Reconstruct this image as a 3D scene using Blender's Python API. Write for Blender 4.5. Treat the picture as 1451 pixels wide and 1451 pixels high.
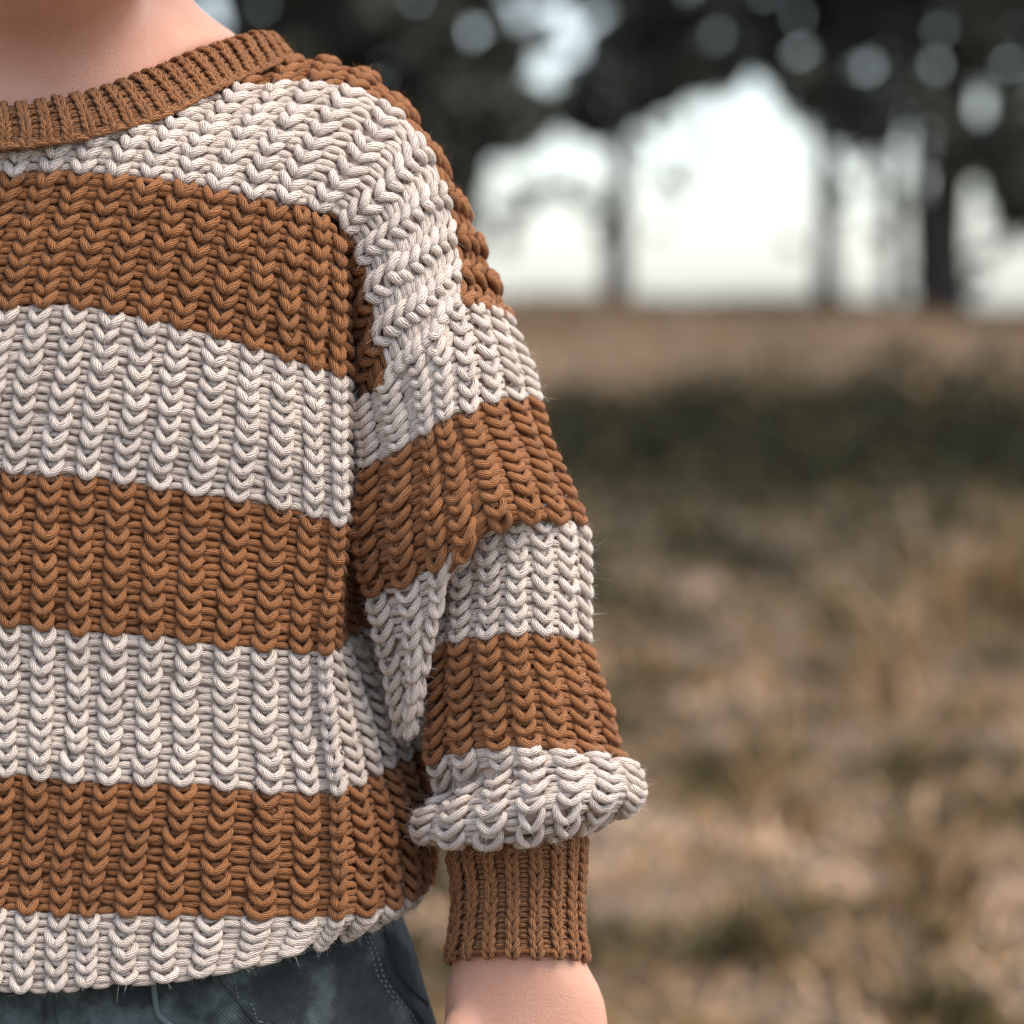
import bpy, bmesh, math, random
import numpy as np
from mathutils import Vector

for o in list(bpy.data.objects):
    bpy.data.objects.remove(o)
rng = np.random.default_rng(7)
random.seed(7)
scene = bpy.context.scene
COL = scene.collection

# ------------------------------------------------------------------ camera
K = 0.00024          # metres per photograph pixel at the subject
D = 1.2              # distance to the subject
CAM = np.array([0.0, 0.0, 0.68])
PITCH = math.atan(285.5 * K / D)
RGT = np.array([1.0, 0, 0])
FWD = np.array([0, math.cos(PITCH), -math.sin(PITCH)])
UPV = np.array([0, math.sin(PITCH), math.cos(PITCH)])
cam_data = bpy.data.cameras.new('camera')
cam = bpy.data.objects.new('camera', cam_data)
COL.objects.link(cam)
cam.location = CAM
cam.rotation_euler = (math.pi / 2 - PITCH, 0, 0)
cam_data.sensor_width = 36
cam_data.lens = 36 * D / (1451 * K)
cam_data.clip_end = 6000
cam_data.clip_start = 0.05
cam_data.dof.use_dof = True
cam_data.dof.focus_distance = D + 0.010
cam_data.dof.aperture_fstop = cam_data.lens / 15.0
scene.camera = cam

# ------------------------------------------------------------------ light
SUN_EL, SUN_AZ = math.radians(58), math.radians(118)   # azimuth clockwise from +Y
world = bpy.data.worlds.new('World')
scene.world = world
world.use_nodes = True
wn = world.node_tree
wn.nodes.clear()
w_out = wn.nodes.new('ShaderNodeOutputWorld')
w_bg = wn.nodes.new('ShaderNodeBackground')
w_sky = wn.nodes.new('ShaderNodeTexSky')
w_sky.sky_type = 'NISHITA'
w_sky.sun_disc = False
w_sky.sun_elevation = SUN_EL
w_sky.sun_rotation = SUN_AZ
w_sky.air_density = 1.0
w_sky.dust_density = 1.2
w_sky.ozone_density = 3.0
w_hsv = wn.nodes.new('ShaderNodeHueSaturation')
w_hsv.inputs['Saturation'].default_value = 0.62
w_hsv.inputs['Value'].default_value = 1.0
wn.links.new(w_sky.outputs[0], w_hsv.inputs['Color'])
wn.links.new(w_hsv.outputs[0], w_bg.inputs['Color'])
w_bg.inputs['Strength'].default_value = 0.13
wn.links.new(w_bg.outputs[0], w_out.inputs[0])

sun_d = bpy.data.lights.new('sun', 'SUN')
sun_d.energy = 1.3
sun_d.angle = math.radians(40)
sun_d.color = (1.0, 0.84, 0.63)
sun = bpy.data.objects.new('sun', sun_d)
COL.objects.link(sun)
sdir = Vector((math.sin(SUN_AZ) * math.cos(SUN_EL), math.cos(SUN_AZ) * math.cos(SUN_EL), math.sin(SUN_EL)))
sun.rotation_euler = (-sdir).to_track_quat('-Z', 'Y').to_euler()

scene.view_settings.view_transform = 'Standard'
scene.view_settings.look = 'None'
scene.view_settings.gamma = 1
scene.view_settings.use_curve_mapping = False
scene.view_settings.exposure = 1.35
scene.render.engine = 'CYCLES'


# ------------------------------------------------------------------ helpers
def P(px, py, d):
    """photo pixel + depth offset (px, towards the camera) -> world"""
    px = np.asarray(px, float); py = np.asarray(py, float); d = np.asarray(d, float)
    z = D - d * K
    return at(px, py, z)


def at(px, py, z):
    px = np.asarray(px, float); py = np.asarray(py, float); z = np.asarray(z, float)
    s = K * z / D
    return (CAM + FWD * z[..., None] + RGT * ((px - 725.5) * s)[..., None]
            + UPV * ((725.5 - py) * s)[..., None])


def hermite(xk, yk, x):
    """nonuniform Catmull-Rom; yk [n, ...] -> [len(x), ...]"""
    xk = np.asarray(xk, float); yk = np.asarray(yk, float); x = np.asarray(x, float)
    n = len(xk)
    dy = np.diff(yk, axis=0); dx = np.diff(xk)
    sh = (-1,) + (1,) * (yk.ndim - 1)
    s = dy / dx.reshape(sh)
    m = np.empty_like(yk)
    m[0] = s[0]; m[-1] = s[-1]
    if n > 2:
        w = (dx[1:] / (dx[1:] + dx[:-1])).reshape(sh)
        m[1:-1] = w * s[:-1] + (1 - w) * s[1:]
    i = np.clip(np.searchsorted(xk, x, side='right') - 1, 0, n - 2)
    h = dx[i].reshape(sh)
    t = ((x - xk[i]).reshape(sh)) / h
    t2 = t * t; t3 = t2 * t
    return ((2*t3-3*t2+1)*yk[i] + (t3-2*t2+t)*h*m[i] + (-2*t3+3*t2)*yk[i+1] + (t3-t2)*h*m[i+1])


def link(o, parent=None):
    COL.objects.link(o)
    if parent is not None:
        o.parent = parent
    return o


def mesh_np(name, V, F, mats, parent=None, uv=None, attr=None, smooth=True, midx=None):
    """V [n,3]; F [m,4] or [m,3] arrays"""
    me = bpy.data.meshes.new(name)
    V = np.ascontiguousarray(V, np.float32)
    F = np.ascontiguousarray(F, np.int32)
    me.vertices.add(len(V)); me.vertices.foreach_set('co', V.ravel())
    nl = F.size; w = F.shape[1]
    me.loops.add(nl); me.loops.foreach_set('vertex_index', F.ravel())
    me.polygons.add(len(F))
    me.polygons.foreach_set('loop_start', np.arange(0, nl, w, dtype=np.int32))
    me.polygons.foreach_set('loop_total', np.full(len(F), w, np.int32))
    me.polygons.foreach_set('use_smooth', np.full(len(F), smooth, bool))
    for m in (mats if isinstance(mats, (list, tuple)) else [mats]):
        me.materials.append(m)
    if midx is not None:
        me.polygons.foreach_set('material_index', np.ascontiguousarray(midx, np.int32))
    if uv is not None:
        l = me.uv_layers.new(name='UVMap')
        l.data.foreach_set('uv', np.ascontiguousarray(uv, np.float32).ravel())
    if attr is not None:
        a = me.attributes.new('tint', 'FLOAT', 'POINT')
        a.data.foreach_set('value', np.ascontiguousarray(attr, np.float32))
    me.update(calc_edges=True)
    me.validate()
    return link(bpy.data.objects.new(name, me), parent)


def tag(o, label=None, cat=None, group=None, kind=None):
    if label: o['label'] = label
    if cat: o['category'] = cat
    if group: o['group'] = group
    if kind: o['kind'] = kind
    return o


def mat(name, color=(.5, .5, .5), rough=.8):
    m = bpy.data.materials.new(name)
    m.use_nodes = True
    b = m.node_tree.nodes['Principled BSDF']
    b.inputs['Base Color'].default_value = (*color, 1)
    b.inputs['Roughness'].default_value = rough
    b.inputs['Specular IOR Level'].default_value = .3
    return m, m.node_tree, b


def N(nt, t, **kw):
    n = nt.nodes.new(t)
    for k, v in kw.items():
        setattr(n, k, v)
    return n


def math_n(nt, op, a, b=None, c=None):
    n = N(nt, 'ShaderNodeMath', operation=op)
    for i, x in enumerate((a, b, c)):
        if x is None: continue
        if isinstance(x, (int, float)): n.inputs[i].default_value = x
        else: nt.links.new(x, n.inputs[i])
    return n.outputs[0]


def mix_col(nt, fac, a, b, mode='MIX'):
    n = N(nt, 'ShaderNodeMix', data_type='RGBA', blend_type=mode)
    if isinstance(fac, (int, float)): n.inputs[0].default_value = fac
    else: nt.links.new(fac, n.inputs[0])
    for i, x in ((6, a), (7, b)):
        if isinstance(x, tuple): n.inputs[i].default_value = (*x, 1)
        else: nt.links.new(x, n.inputs[i])
    return n.outputs[2]


def noise(nt, scale, detail=4, rough=.55, coord='Object'):
    tc = N(nt, 'ShaderNodeTexCoord')
    n = N(nt, 'ShaderNodeTexNoise')
    n.inputs['Scale'].default_value = scale
    n.inputs['Detail'].default_value = detail
    n.inputs['Roughness'].default_value = rough
    nt.links.new(tc.outputs[coord], n.inputs['Vector'])
    return n.outputs['Fac']


def ramp(nt, fac, stops):
    r = N(nt, 'ShaderNodeValToRGB')
    while len(r.color_ramp.elements) < len(stops):
        r.color_ramp.elements.new(.5)
    for e, (p, c) in zip(r.color_ramp.elements, stops):
        e.position = p; e.color = (*c, 1)
    nt.links.new(fac, r.inputs[0])
    return r.outputs[0]


# ------------------------------------------------------------------ materials
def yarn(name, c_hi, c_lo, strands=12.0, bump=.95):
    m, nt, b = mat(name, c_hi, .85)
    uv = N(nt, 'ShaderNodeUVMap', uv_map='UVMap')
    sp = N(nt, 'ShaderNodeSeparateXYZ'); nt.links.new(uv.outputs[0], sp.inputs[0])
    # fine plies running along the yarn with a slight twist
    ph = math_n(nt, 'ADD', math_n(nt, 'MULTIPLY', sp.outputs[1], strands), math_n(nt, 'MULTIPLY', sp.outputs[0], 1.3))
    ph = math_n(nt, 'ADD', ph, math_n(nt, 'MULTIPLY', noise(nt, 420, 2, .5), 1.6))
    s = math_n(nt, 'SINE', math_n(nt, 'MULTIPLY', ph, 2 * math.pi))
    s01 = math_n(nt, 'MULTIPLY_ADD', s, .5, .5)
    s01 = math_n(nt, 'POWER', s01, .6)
    at_ = N(nt, 'ShaderNodeAttribute', attribute_name='tint')
    nz = noise(nt, 900, 3, .6)
    base = mix_col(nt, s01, c_lo, c_hi)  # shade in the grooves between plies is put into the colour
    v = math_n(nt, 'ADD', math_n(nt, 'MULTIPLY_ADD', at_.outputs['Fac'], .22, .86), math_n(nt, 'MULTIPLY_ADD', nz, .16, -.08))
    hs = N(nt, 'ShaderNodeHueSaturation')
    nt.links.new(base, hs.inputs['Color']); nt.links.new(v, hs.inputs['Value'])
    nt.links.new(hs.outputs[0], b.inputs['Base Color'])
    bp = N(nt, 'ShaderNodeBump')
    bp.inputs['Strength'].default_value = bump
    bp.inputs['Distance'].default_value = .00040
    nt.links.new(math_n(nt, 'ADD', s01, math_n(nt, 'MULTIPLY', nz, .5)), bp.inputs['Height'])
    nt.links.new(bp.outputs[0], b.inputs['Normal'])
    b.inputs['Sheen Weight'].default_value = .10
    b.inputs['Specular IOR Level'].default_value = .12
    b.inputs['Sheen Roughness'].default_value = .5
    return m


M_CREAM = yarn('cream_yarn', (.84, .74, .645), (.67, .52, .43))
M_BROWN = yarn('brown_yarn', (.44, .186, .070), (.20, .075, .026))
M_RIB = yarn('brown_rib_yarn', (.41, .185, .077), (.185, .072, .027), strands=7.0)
M_FB, _, b_ = mat('brown_fibre', (.36, .16, .07), .9)
M_FC, _, b_ = mat('cream_fibre', (.74, .68, .64), .9)
M_BACK_C, _, b_ = mat('cream_knit_back', (.62, .46, .39), .95)  # darker and pinker than the yarn: stitch gap shade painted in
M_BACK_B, _, b_ = mat('brown_knit_back', (.20, .075, .028), .95)  # likewise darker than its yarn, shade of the gaps in the colour


def skin_mat():
    m, nt, b = mat('skin', (.62, .36, .26), .5)
    n1 = noise(nt, 60, 6, .7); n2 = noise(nt, 1100, 3, .6)
    c = mix_col(nt, n1, (.54, .255, .165), (.68, .40, .29))
    nt.links.new(c, b.inputs['Base Color'])
    b.inputs['Subsurface Weight'].default_value = .25
    b.inputs['Subsurface Radius'].default_value = (.006, .0025, .0012)
    b.inputs['Subsurface Scale'].default_value = 1.0
    bp = N(nt, 'ShaderNodeBump'); bp.inputs['Strength'].default_value = .8; bp.inputs['Distance'].default_value = .0004
    nt.links.new(n2, bp.inputs['Height']); nt.links.new(bp.outputs[0], b.inputs['Normal'])
    return m


def denim_mat():
    m, nt, b = mat('denim', (.06, .08, .085), .9)
    n1 = noise(nt, 26, 6, .62); n2 = noise(nt, 300, 4, .7)
    c = ramp(nt, n1, [(.38, (.004, .006, .0065)), (.50, (.016, .022, .023)), (.62, (.12, .148, .146))])
    c = mix_col(nt, n2, c, mix_col(nt, .5, c, (.07, .086, .087)))
    nt.links.new(c, b.inputs['Base Color'])
    tc = N(nt, 'ShaderNodeTexCoord')
    w = N(nt, 'ShaderNodeTexWave', bands_direction='DIAGONAL')
    w.inputs['Scale'].default_value = 420; w.inputs['Distortion'].default_value = 2
    nt.links.new(tc.outputs['Object'], w.inputs['Vector'])
    bp = N(nt, 'ShaderNodeBump'); bp.inputs['Strength'].default_value = .5; bp.inputs['Distance'].default_value = .0005
    nt.links.new(math_n(nt, 'ADD', w.outputs['Fac'], n2), bp.inputs['Height']); nt.links.new(bp.outputs[0], b.inputs['Normal'])
    return m


M_SKIN = skin_mat()
M_DENIM = denim_mat()
M_SEAM, _, b_ = mat('denim_seam', (.12, .145, .143), .95)
M_DARKD, _, b_ = mat('denim_dark', (.02, .026, .028), .95)
M_HAIR, _, b_ = mat('brown_hair', (.09, .045, .022), .6)
M_SHOE, _, b_ = mat('shoe_canvas', (.25, .15, .09), .8)

# ------------------------------------------------------------------ the person
_r = P(-20, 440, -330)
ROOT = np.array([_r[0], _r[1], 0.0])
person = bpy.data.objects.new('person', None)
COL.objects.link(person)
person.location = ROOT
tag(person, 'child in a chunky brown and cream striped knit sweater and dark jeans, arm hanging down', 'person')


class Patch:
    """smooth surface through a net of (px, py, depth) points"""
    def __init__(s, uk, vk, ctrl, du=.05, dv=.1, wob=3.0, seed=0, ref=None, inset=0.0):
        s.u0, s.u1, s.v0, s.v1 = uk[0], uk[-1], vk[0], vk[-1]
        nu = int((s.u1 - s.u0) / du) + 1; nv = int((s.v1 - s.v0) / dv) + 1
        U = np.linspace(s.u0, s.u1, nu); W = np.linspace(s.v0, s.v1, nv)
        c = np.asarray(ctrl, float)                      # [v][u][3]
        a = hermite(uk, c.transpose(1, 0, 2), U)         # [nu, nvk, 3]
        g = hermite(vk, a.transpose(1, 0, 2), W)         # [nv, nu, 3]
        r = np.random.default_rng(seed)
        UU, VV = np.meshgrid(U, W)
        for ch, amp in ((0, .5), (1, .7), (2, 1.3)):
            for q in range(6):
                fu, fv = r.normal(0, .9, 2); fv *= .45
                g[..., ch] += wob * amp * .45 * np.sin(fu * UU + fv * VV + r.uniform(0, 6.28))
        s.pix = g
        s.X = P(g[..., 0], g[..., 1], g[..., 2])
        tu = np.gradient(s.X, axis=1); tv = np.gradient(s.X, axis=0)
        n = np.cross(tu, tv)
        n /= np.linalg.norm(n, axis=-1, keepdims=True) + 1e-12
        s.nu, s.nv = nu, nv
        s.inset = inset
        ru, rv = ref if ref else ((s.u0 + s.u1) / 2, (s.v0 + s.v1) / 2)
        i = int((ru - s.u0) / (s.u1 - s.u0) * (nu - 1)); j = int((rv - s.v0) / (s.v1 - s.v0) * (nv - 1))
        if np.dot(n[j, i], CAM - s.X[j, i]) < 0: n = -n
        s.n = n
        s.X = s.X - n * (inset * K)          # the yarn stands this far off the cloth

    def _bil(s, A, u, v):
        fu = np.clip((u - s.u0) / (s.u1 - s.u0), 0, 1) * (s.nu - 1)
        fv = np.clip((v - s.v0) / (s.v1 - s.v0), 0, 1) * (s.nv - 1)
        i = np.minimum(fu.astype(int), s.nu - 2); j = np.minimum(fv.astype(int), s.nv - 2)
        a = (fu - i)[..., None]; b = (fv - j)[..., None]
        return ((A[j, i] * (1 - a) + A[j, i + 1] * a) * (1 - b) + (A[j + 1, i] * (1 - a) + A[j + 1, i + 1] * a) * b)

    def pos(s, u, v): return s._bil(s.X, u, v)
    def nor(s, u, v):
        n = s._bil(s.n, u, v)
        return n / (np.linalg.norm(n, axis=-1, keepdims=True) + 1e-12)
    def px(s, u, v): return s._bil(s.pix, u, v)


def smooth_path(pts, n):
    pts = np.asarray(pts, float)
    t = np.linspace(0, 1, len(pts))
    return hermite(t, pts, np.linspace(0, 1, n))


# stitch templates: (ribs, rows, px out of the cloth)
U_ST = smooth_path([(-.17, .72, -6.0), (-.245, .52, .4), (-.215, .17, 5.6), (-.10, -.14, 8.2), (0, -.26, 7.8),
                    (.10, -.14, 8.2), (.215, .17, 5.6), (.245, .52, .4), (.17, .72, -6.0)], 19)
U_RAD = hermite([0, .12, .3, .42, .5, .58, .7, .88, 1], np.array([.7, .92, 1.07, 1.05, .96, 1.05, 1.07, .92, .7]), np.linspace(0, 1, 19))
V_ST = smooth_path([(-.20, .76, -6.5), (-.275, .54, -.2), (-.20, .20, 5.5), (-.08, -.15, 7.6), (0, -.36, 4.5),
                    (.08, -.15, 7.6), (.20, .20, 5.5), (.275, .54, -.2), (.20, .76, -6.5)], 19)
V_RAD = hermite([0, .12, .3, .42, .5, .58, .7, .88, 1], np.array([.7, .98, 1.16, 1.02, .72, 1.02, 1.16, .98, .7]), np.linspace(0, 1, 19))
BUMP_A = smooth_path([(.20, -.28, -8), (.34, -.02, -3.0), (.5, .06, -1.2), (.66, -.02, -3.0), (.80, -.28, -8)], 9)
BUMP_B = smooth_path([(.20, -.16, -8.5), (.34, -.40, -4.2), (.5, -.46, -3.0), (.66, -.40, -4.2), (.80, -.16, -8.5)], 9)
INNER = smooth_path([(-.26, .32, -5), (0, .38, -.5), (.26, .32, -5)], 5)
# steep knit stitch of the ribbing, one leg each side; small purl bumps between
K_R = smooth_path([(.01, -.50, -2.0), (.06, -.20, 1.8), (.135, .25, 3.2), (.20, .70, 2.0), (.16, 1.05, -2.0)], 9)
K_L = K_R * np.array([-1, 1, 1])
K_P = smooth_path([(.18, .0, -6), (.36, .22, -2.4), (.5, .27, -1.8), (.64, .22, -2.4), (.82, .0, -6)], 7)
K_E = smooth_path([(-.62, -.06, -3.5), (-.3, .05, 1.0), (0, .08, 2.2), (.3, .05, 1.0), (.62, -.06, -3.5)], 9)   # cast-off edge

STORE = {}      # name -> dict(mat, lists)
FIB = {'b': [], 'c': []}


def sweep(key, material, patch, I, J, tpl, rad, sides=8, jit=.036, flat=.9, zscale=1.0, sx=1.0, wsc=None):
    if len(I) == 0: return
    n = len(I); k = len(tpl)
    I = np.asarray(I, float); J = np.asarray(J, float)
    ju = rng.normal(0, jit, n); jv = rng.normal(0, jit * 1.6, n); js = rng.normal(1, .05, n); rot = rng.normal(0, .15, n)
    x = tpl[:, 0] - .5 * (tpl[:, 0].mean() > .4); off = .5 * (tpl[:, 0].mean() > .4)
    x = x[None] * js[:, None] * sx
    y = tpl[None, :, 1] + rot[:, None] * x * 1.3
    u = I[:, None] + off + x + ju[:, None]
    v = J[:, None] + y + jv[:, None]
    z = tpl[None, :, 2] * zscale + rng.normal(0, .7, n)[:, None]
    S = patch.pos(u, v); Nn = patch.nor(u, v)
    S = S + Nn * (z * K)[..., None]
    T = np.gradient(S, axis=1); T /= np.linalg.norm(T, axis=-1, keepdims=True) + 1e-12
    B = np.cross(T, Nn); B /= np.linalg.norm(B, axis=-1, keepdims=True) + 1e-12
    Q = np.cross(B, T)
    taper = np.ones(k); taper[0] = taper[-1] = .72
    if tpl is U_ST: taper = U_RAD
    if tpl is V_ST: taper = V_RAD
    r = rad * K * taper[None] * rng.normal(1, .05, n)[:, None]
    a = np.linspace(0, 2 * np.pi, sides, endpoint=False)
    V = (S[:, :, None] + (r[..., None] * np.cos(a))[..., None] * B[:, :, None] + (flat * r[..., None] * np.sin(a))[..., None] * Q[:, :, None])
    L = np.concatenate([[0], np.cumsum(np.linalg.norm(np.diff(S.mean(0), axis=0), axis=1))]) / (K * 10)
    kk, mm = np.meshgrid(np.arange(k - 1), np.arange(sides), indexing='ij')
    m2 = (mm + 1) % sides
    f = np.stack([kk * sides + mm, kk * sides + m2, (kk + 1) * sides + m2, (kk + 1) * sides + mm], -1).reshape(-1, 4)
    uvt = np.stack([np.stack([L[kk], mm / sides], -1), np.stack([L[kk], (mm + 1) / sides], -1),
                    np.stack([L[kk + 1], (mm + 1) / sides], -1), np.stack([L[kk + 1], mm / sides], -1)], -2).reshape(-1, 2)
    F = (f[None] + (np.arange(n) * k * sides)[:, None, None]).reshape(-1, 4)
    uv = (uvt[None] + np.stack([rng.uniform(0, 9, n), np.zeros(n)], -1)[:, None]).reshape(-1, 2)
    tint = np.repeat(rng.uniform(0, 1, n), k * sides)
    st = STORE.setdefault(key, dict(mat=material, V=[], F=[], uv=[], t=[], n=0))
    st['V'].append(V.reshape(-1, 3)); st['F'].append(F + st['n']); st['uv'].append(uv); st['t'].append(tint)
    st['n'] += n * k * sides
    return V, S


def fibres(which, V, S, per, length=7.5, wid=.13):
    """short stray fibres standing off the yarn"""
    n, k, m, _ = V.shape
    cnt = int(n * per)
    a = rng.integers(0, n, cnt); b = rng.integers(1, k - 1, cnt); c = rng.integers(0, m, cnt)
    p = V[a, b, c]; d = p - S[a, b]
    d /= np.linalg.norm(d, axis=-1, keepdims=True)
    d = d * .8 + rng.normal(0, .55, d.shape); d /= np.linalg.norm(d, axis=-1, keepdims=True)
    ln = np.clip(np.abs(rng.normal(length, length * .5, cnt)), 0, length * 1.5)[:, None] * K
    bend = rng.normal(0, .6, d.shape)
    side = np.cross(d, rng.normal(0, 1, d.shape)); side /= np.linalg.norm(side, axis=-1, keepdims=True)
    pts = []
    for t, w in ((-.05, 1), (.4, .9), (.75, .7), (1, .35)):
        q = p + d * ln * t + bend * ln * t * t * .9
        pts += [q - side * wid * w * K, q + side * wid * w * K]
    FIB[which].append(np.stack(pts, 1))


BASES = []


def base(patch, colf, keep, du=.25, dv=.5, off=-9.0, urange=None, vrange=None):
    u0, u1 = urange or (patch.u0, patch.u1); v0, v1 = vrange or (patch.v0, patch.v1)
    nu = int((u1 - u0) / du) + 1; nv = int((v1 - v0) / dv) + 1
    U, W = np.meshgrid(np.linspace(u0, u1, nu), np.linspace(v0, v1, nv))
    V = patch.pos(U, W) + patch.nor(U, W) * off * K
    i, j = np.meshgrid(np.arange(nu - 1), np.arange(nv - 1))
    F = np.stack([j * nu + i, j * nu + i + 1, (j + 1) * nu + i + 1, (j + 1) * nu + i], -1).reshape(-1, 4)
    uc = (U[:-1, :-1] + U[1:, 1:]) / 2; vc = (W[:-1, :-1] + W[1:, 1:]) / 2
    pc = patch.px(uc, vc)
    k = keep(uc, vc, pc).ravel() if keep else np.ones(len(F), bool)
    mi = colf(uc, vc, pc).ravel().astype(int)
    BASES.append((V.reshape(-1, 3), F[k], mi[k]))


def knit(patch, us, vs, stripe_of, keep, rad=5.6, per=5, sx=1.0, sides=10, pointed=lambda u, v: np.zeros(len(u), bool)):
    """brioche ribs: U stitches on the ribs, purl bumps in the gaps. stripe_of(u, v, pix) -> index array; STRIPES names"""
    I, J = np.meshgrid(us, vs); I = I.ravel().astype(float); J = J.ravel().astype(float)
    pc = patch.px(I, J)
    k = keep(I, J, pc) if keep else np.ones(len(I), bool)
    I, J, pc = I[k], J[k], pc[k]
    sid = stripe_of(I, J, pc)
    # a purl strand shows the colour of the row below
    sidb = stripe_of(I, J - 1.0, patch.px(I, J - 1.0))
    for s in np.unique(np.concatenate([sid, sidb])):
        nm, colr = STRIPES[s]
        M = M_BROWN if colr == 'b' else M_CREAM
        q = sid == s
        if q.any():
            pt = pointed(I, J)
            for tpl, sel in ((U_ST, q & ~pt), (V_ST, q & pt)):
                if sel.any():
                    Vv, Ss = sweep(nm, M, patch, I[sel], J[sel], tpl, rad, sides, sx=sx)
                    fibres(colr, Vv, Ss, per)
            sweep(nm, M, patch, I[q], J[q], BUMP_A, rad * .92, 8)
            sweep(nm, M, patch, I[q], J[q], INNER, rad * .85, 6)
        q = sidb == s
        if q.any():
            sweep(nm, M, patch, I[q], J[q], BUMP_B, rad * .86, 8)


def rib(patch, us, vs, name, keep, rad=3.3, per=2, zs=1.0, direction=1):
    I, J = np.meshgrid(us, vs); I = I.ravel().astype(float); J = J.ravel().astype(float)
    pc = patch.px(I, J)
    k = keep(I, J, pc) if keep else np.ones(len(I), bool)
    I, J = I[k], J[k]
    for tpl in (K_R, K_L):
        Vv, Ss = sweep(name, M_RIB, patch, I, J, tpl, rad, 8, jit=.015, zscale=zs)
        fibres('b', Vv, Ss, per, 7, .15)
    sweep(name, M_RIB, patch, I, J, K_P, rad * .85, 6, jit=.02, zscale=zs)
    sweep(name, M_RIB, patch, I, J + .5, K_P, rad * .8, 6, jit=.02, zscale=zs)


STRIPES = {}


def stripe(i, name, c):
    STRIPES[i] = (name, c)


# --- collar line used to trim the yoke (photo px)
COLX = [-400, -150, -20, 59, 127, 191, 255, 291, 345, 395, 420]
COLY = [80, 195, 212, 206, 196, 178, 156, 137, 110, 90, 82]


def coly(x): return np.interp(x, COLX, COLY)


# ================= torso: rows v from the hem (-55) up to 0 (foot of the yoke)
TU = [-11, -7, -3, 1, 4, 7, 9, 10.5, 11.5, 12.3, 13.2, 14.5, 16, 18, 22, 27]


def trow(y_of_x, x4, pitch, corner, side, dz, left=True):
    """columns left of the corner evenly pitched; side = list of last seven points"""
    r = []
    for u in TU[:9]:
        x = x4 + pitch * (u - 4)
        if u > 8:
            f = (u - 8) / (12.3 - 8)
            x8 = x4 + pitch * 4
            x = x8 + (corner[0] - x8) * (1 - (1 - f) ** 1.25 * 1.0)
        y = y_of_x(x)
        dd = dz(x)
        r.append((x, y, dd))
    r.append(corner)
    r += side
    return r


def yl(xs, ys): return lambda x: float(np.interp(x, xs, ys))


def dz(edge):
    def f(x):
        t = (x + 20) / (edge + 20)
        return -70 * abs(t) ** 2.6 if x > -20 else -90 * abs(t) ** 2.2
    return f


XS = [-500, -20, 0, 100, 200, 300, 400, 490]
rows = []
TV = [-55, -52.5, -50, -45.5, -41, -36, -31, -26, -21, -15.5, -10, -5, 0, 3]
# hem
rows.append(trow(yl([-500, -20, 32, 82, 136, 227, 318, 386, 455], [1330, 1402, 1401, 1401, 1398, 1391, 1377, 1360, 1337]), 32, 47, (460, 1336, -95),
                 [(500, 1322, -140), (538, 1305, -210), (560, 1296, -300), (562, 1284, -420), (400, 1250, -640), (-100, 1235, -720)], dz(480)))
rows.append(trow(yl(XS, [1270, 1346, 1346, 1350, 1348, 1345, 1335, 1318]), 36, 46.5, (478, 1318, -80),
                 [(520, 1308, -125), (555, 1294, -200), (577, 1284, -300), (580, 1272, -420), (400, 1230, -650), (-100, 1210, -730)], dz(480)))
rows.append(trow(yl(XS, [1200, 1290, 1290, 1297, 1301, 1304, 1303, 1298]), 40, 46, (490, 1297, -65),
                 [(530, 1291, -115), (570, 1280, -190), (598, 1262, -300), (604, 1235, -420), (400, 1200, -660), (-100, 1180, -740)], dz(480)))
rows.append(trow(yl(XS, [1110, 1194, 1194, 1202, 1208, 1212, 1215, 1210]), 46, 48, (492, 1210, -60),
                 [(528, 1200, -120), (566, 1184, -200), (600, 1166, -300), (612, 1150, -420), (400, 1120, -660), (-100, 1100, -740)], dz(480)))
rows.append(trow(yl(XS, [1010, 1097, 1098, 1108, 1115, 1120, 1127, 1124]), 52, 50, (490, 1124, -58),
                 [(515, 1110, -120), (545, 1094, -200), (576, 1080, -290), (607, 1060, -410), (380, 1030, -650), (-100, 1010, -730)], dz(480)))
rows.append(trow(yl(XS, [905, 995, 996, 1003, 1012, 1019, 1026, 1026]), 57, 50.3, (478, 1026, -55),
                 [(497, 1014, -120), (527, 1000, -200), (562, 985, -290), (602, 970, -410), (370, 945, -650), (-100, 930, -730)], dz(475)))
rows.append(trow(yl(XS, [800, 888, 890, 894, 905, 917, 925, 927]), 62, 50.5, (471, 927, -55),
                 [(477, 915, -130), (495, 902, -210), (520, 888, -300), (585, 870, -410), (360, 850, -650), (-100, 830, -730)], dz(475)))
rows.append(trow(yl(XS, [690, 779, 780, 786, 797, 811, 825, 838]), 66, 50.8, (478, 836, -60),
                 [(480, 830, -140), (486, 820, -220), (500, 808, -300), (560, 790, -410), (360, 770, -640), (-100, 750, -720)], dz(478)))
rows.append(trow(yl(XS, [580, 671, 672, 680, 690, 706, 725, 745]), 72, 51, (488, 744, -68),
                 [(488, 738, -150), (492, 728, -230), (503, 718, -300), (540, 705, -400), (360, 690, -630), (-100, 670, -710)], dz(485)))
rows.append(trow(yl(XS, [460, 555, 556, 559, 571, 590, 614, 640]), 88, 51, (491, 638, -72),
                 [(492, 634, -155), (496, 626, -230), (506, 618, -300), (540, 605, -400), (360, 590, -620), (-100, 570, -700)], dz(488)))
rows.append(trow(yl(XS, [350, 440, 440, 439, 450, 478, 508, 536]), 108, 50, (490, 536, -75),
                 [(498, 532, -150), (508, 526, -220), (520, 520, -300), (545, 510, -390), (360, 500, -610), (-100, 480, -690)], dz(488)))
rows.append(trow(yl(XS, [250, 341, 341, 340, 348, 367, 394, 424]), 132, 49, (488, 422, -80),
                 [(496, 420, -150), (504, 418, -215), (515, 416, -290), (545, 410, -380), (360, 400, -580), (-100, 390, -660)], dz(486)))
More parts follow.
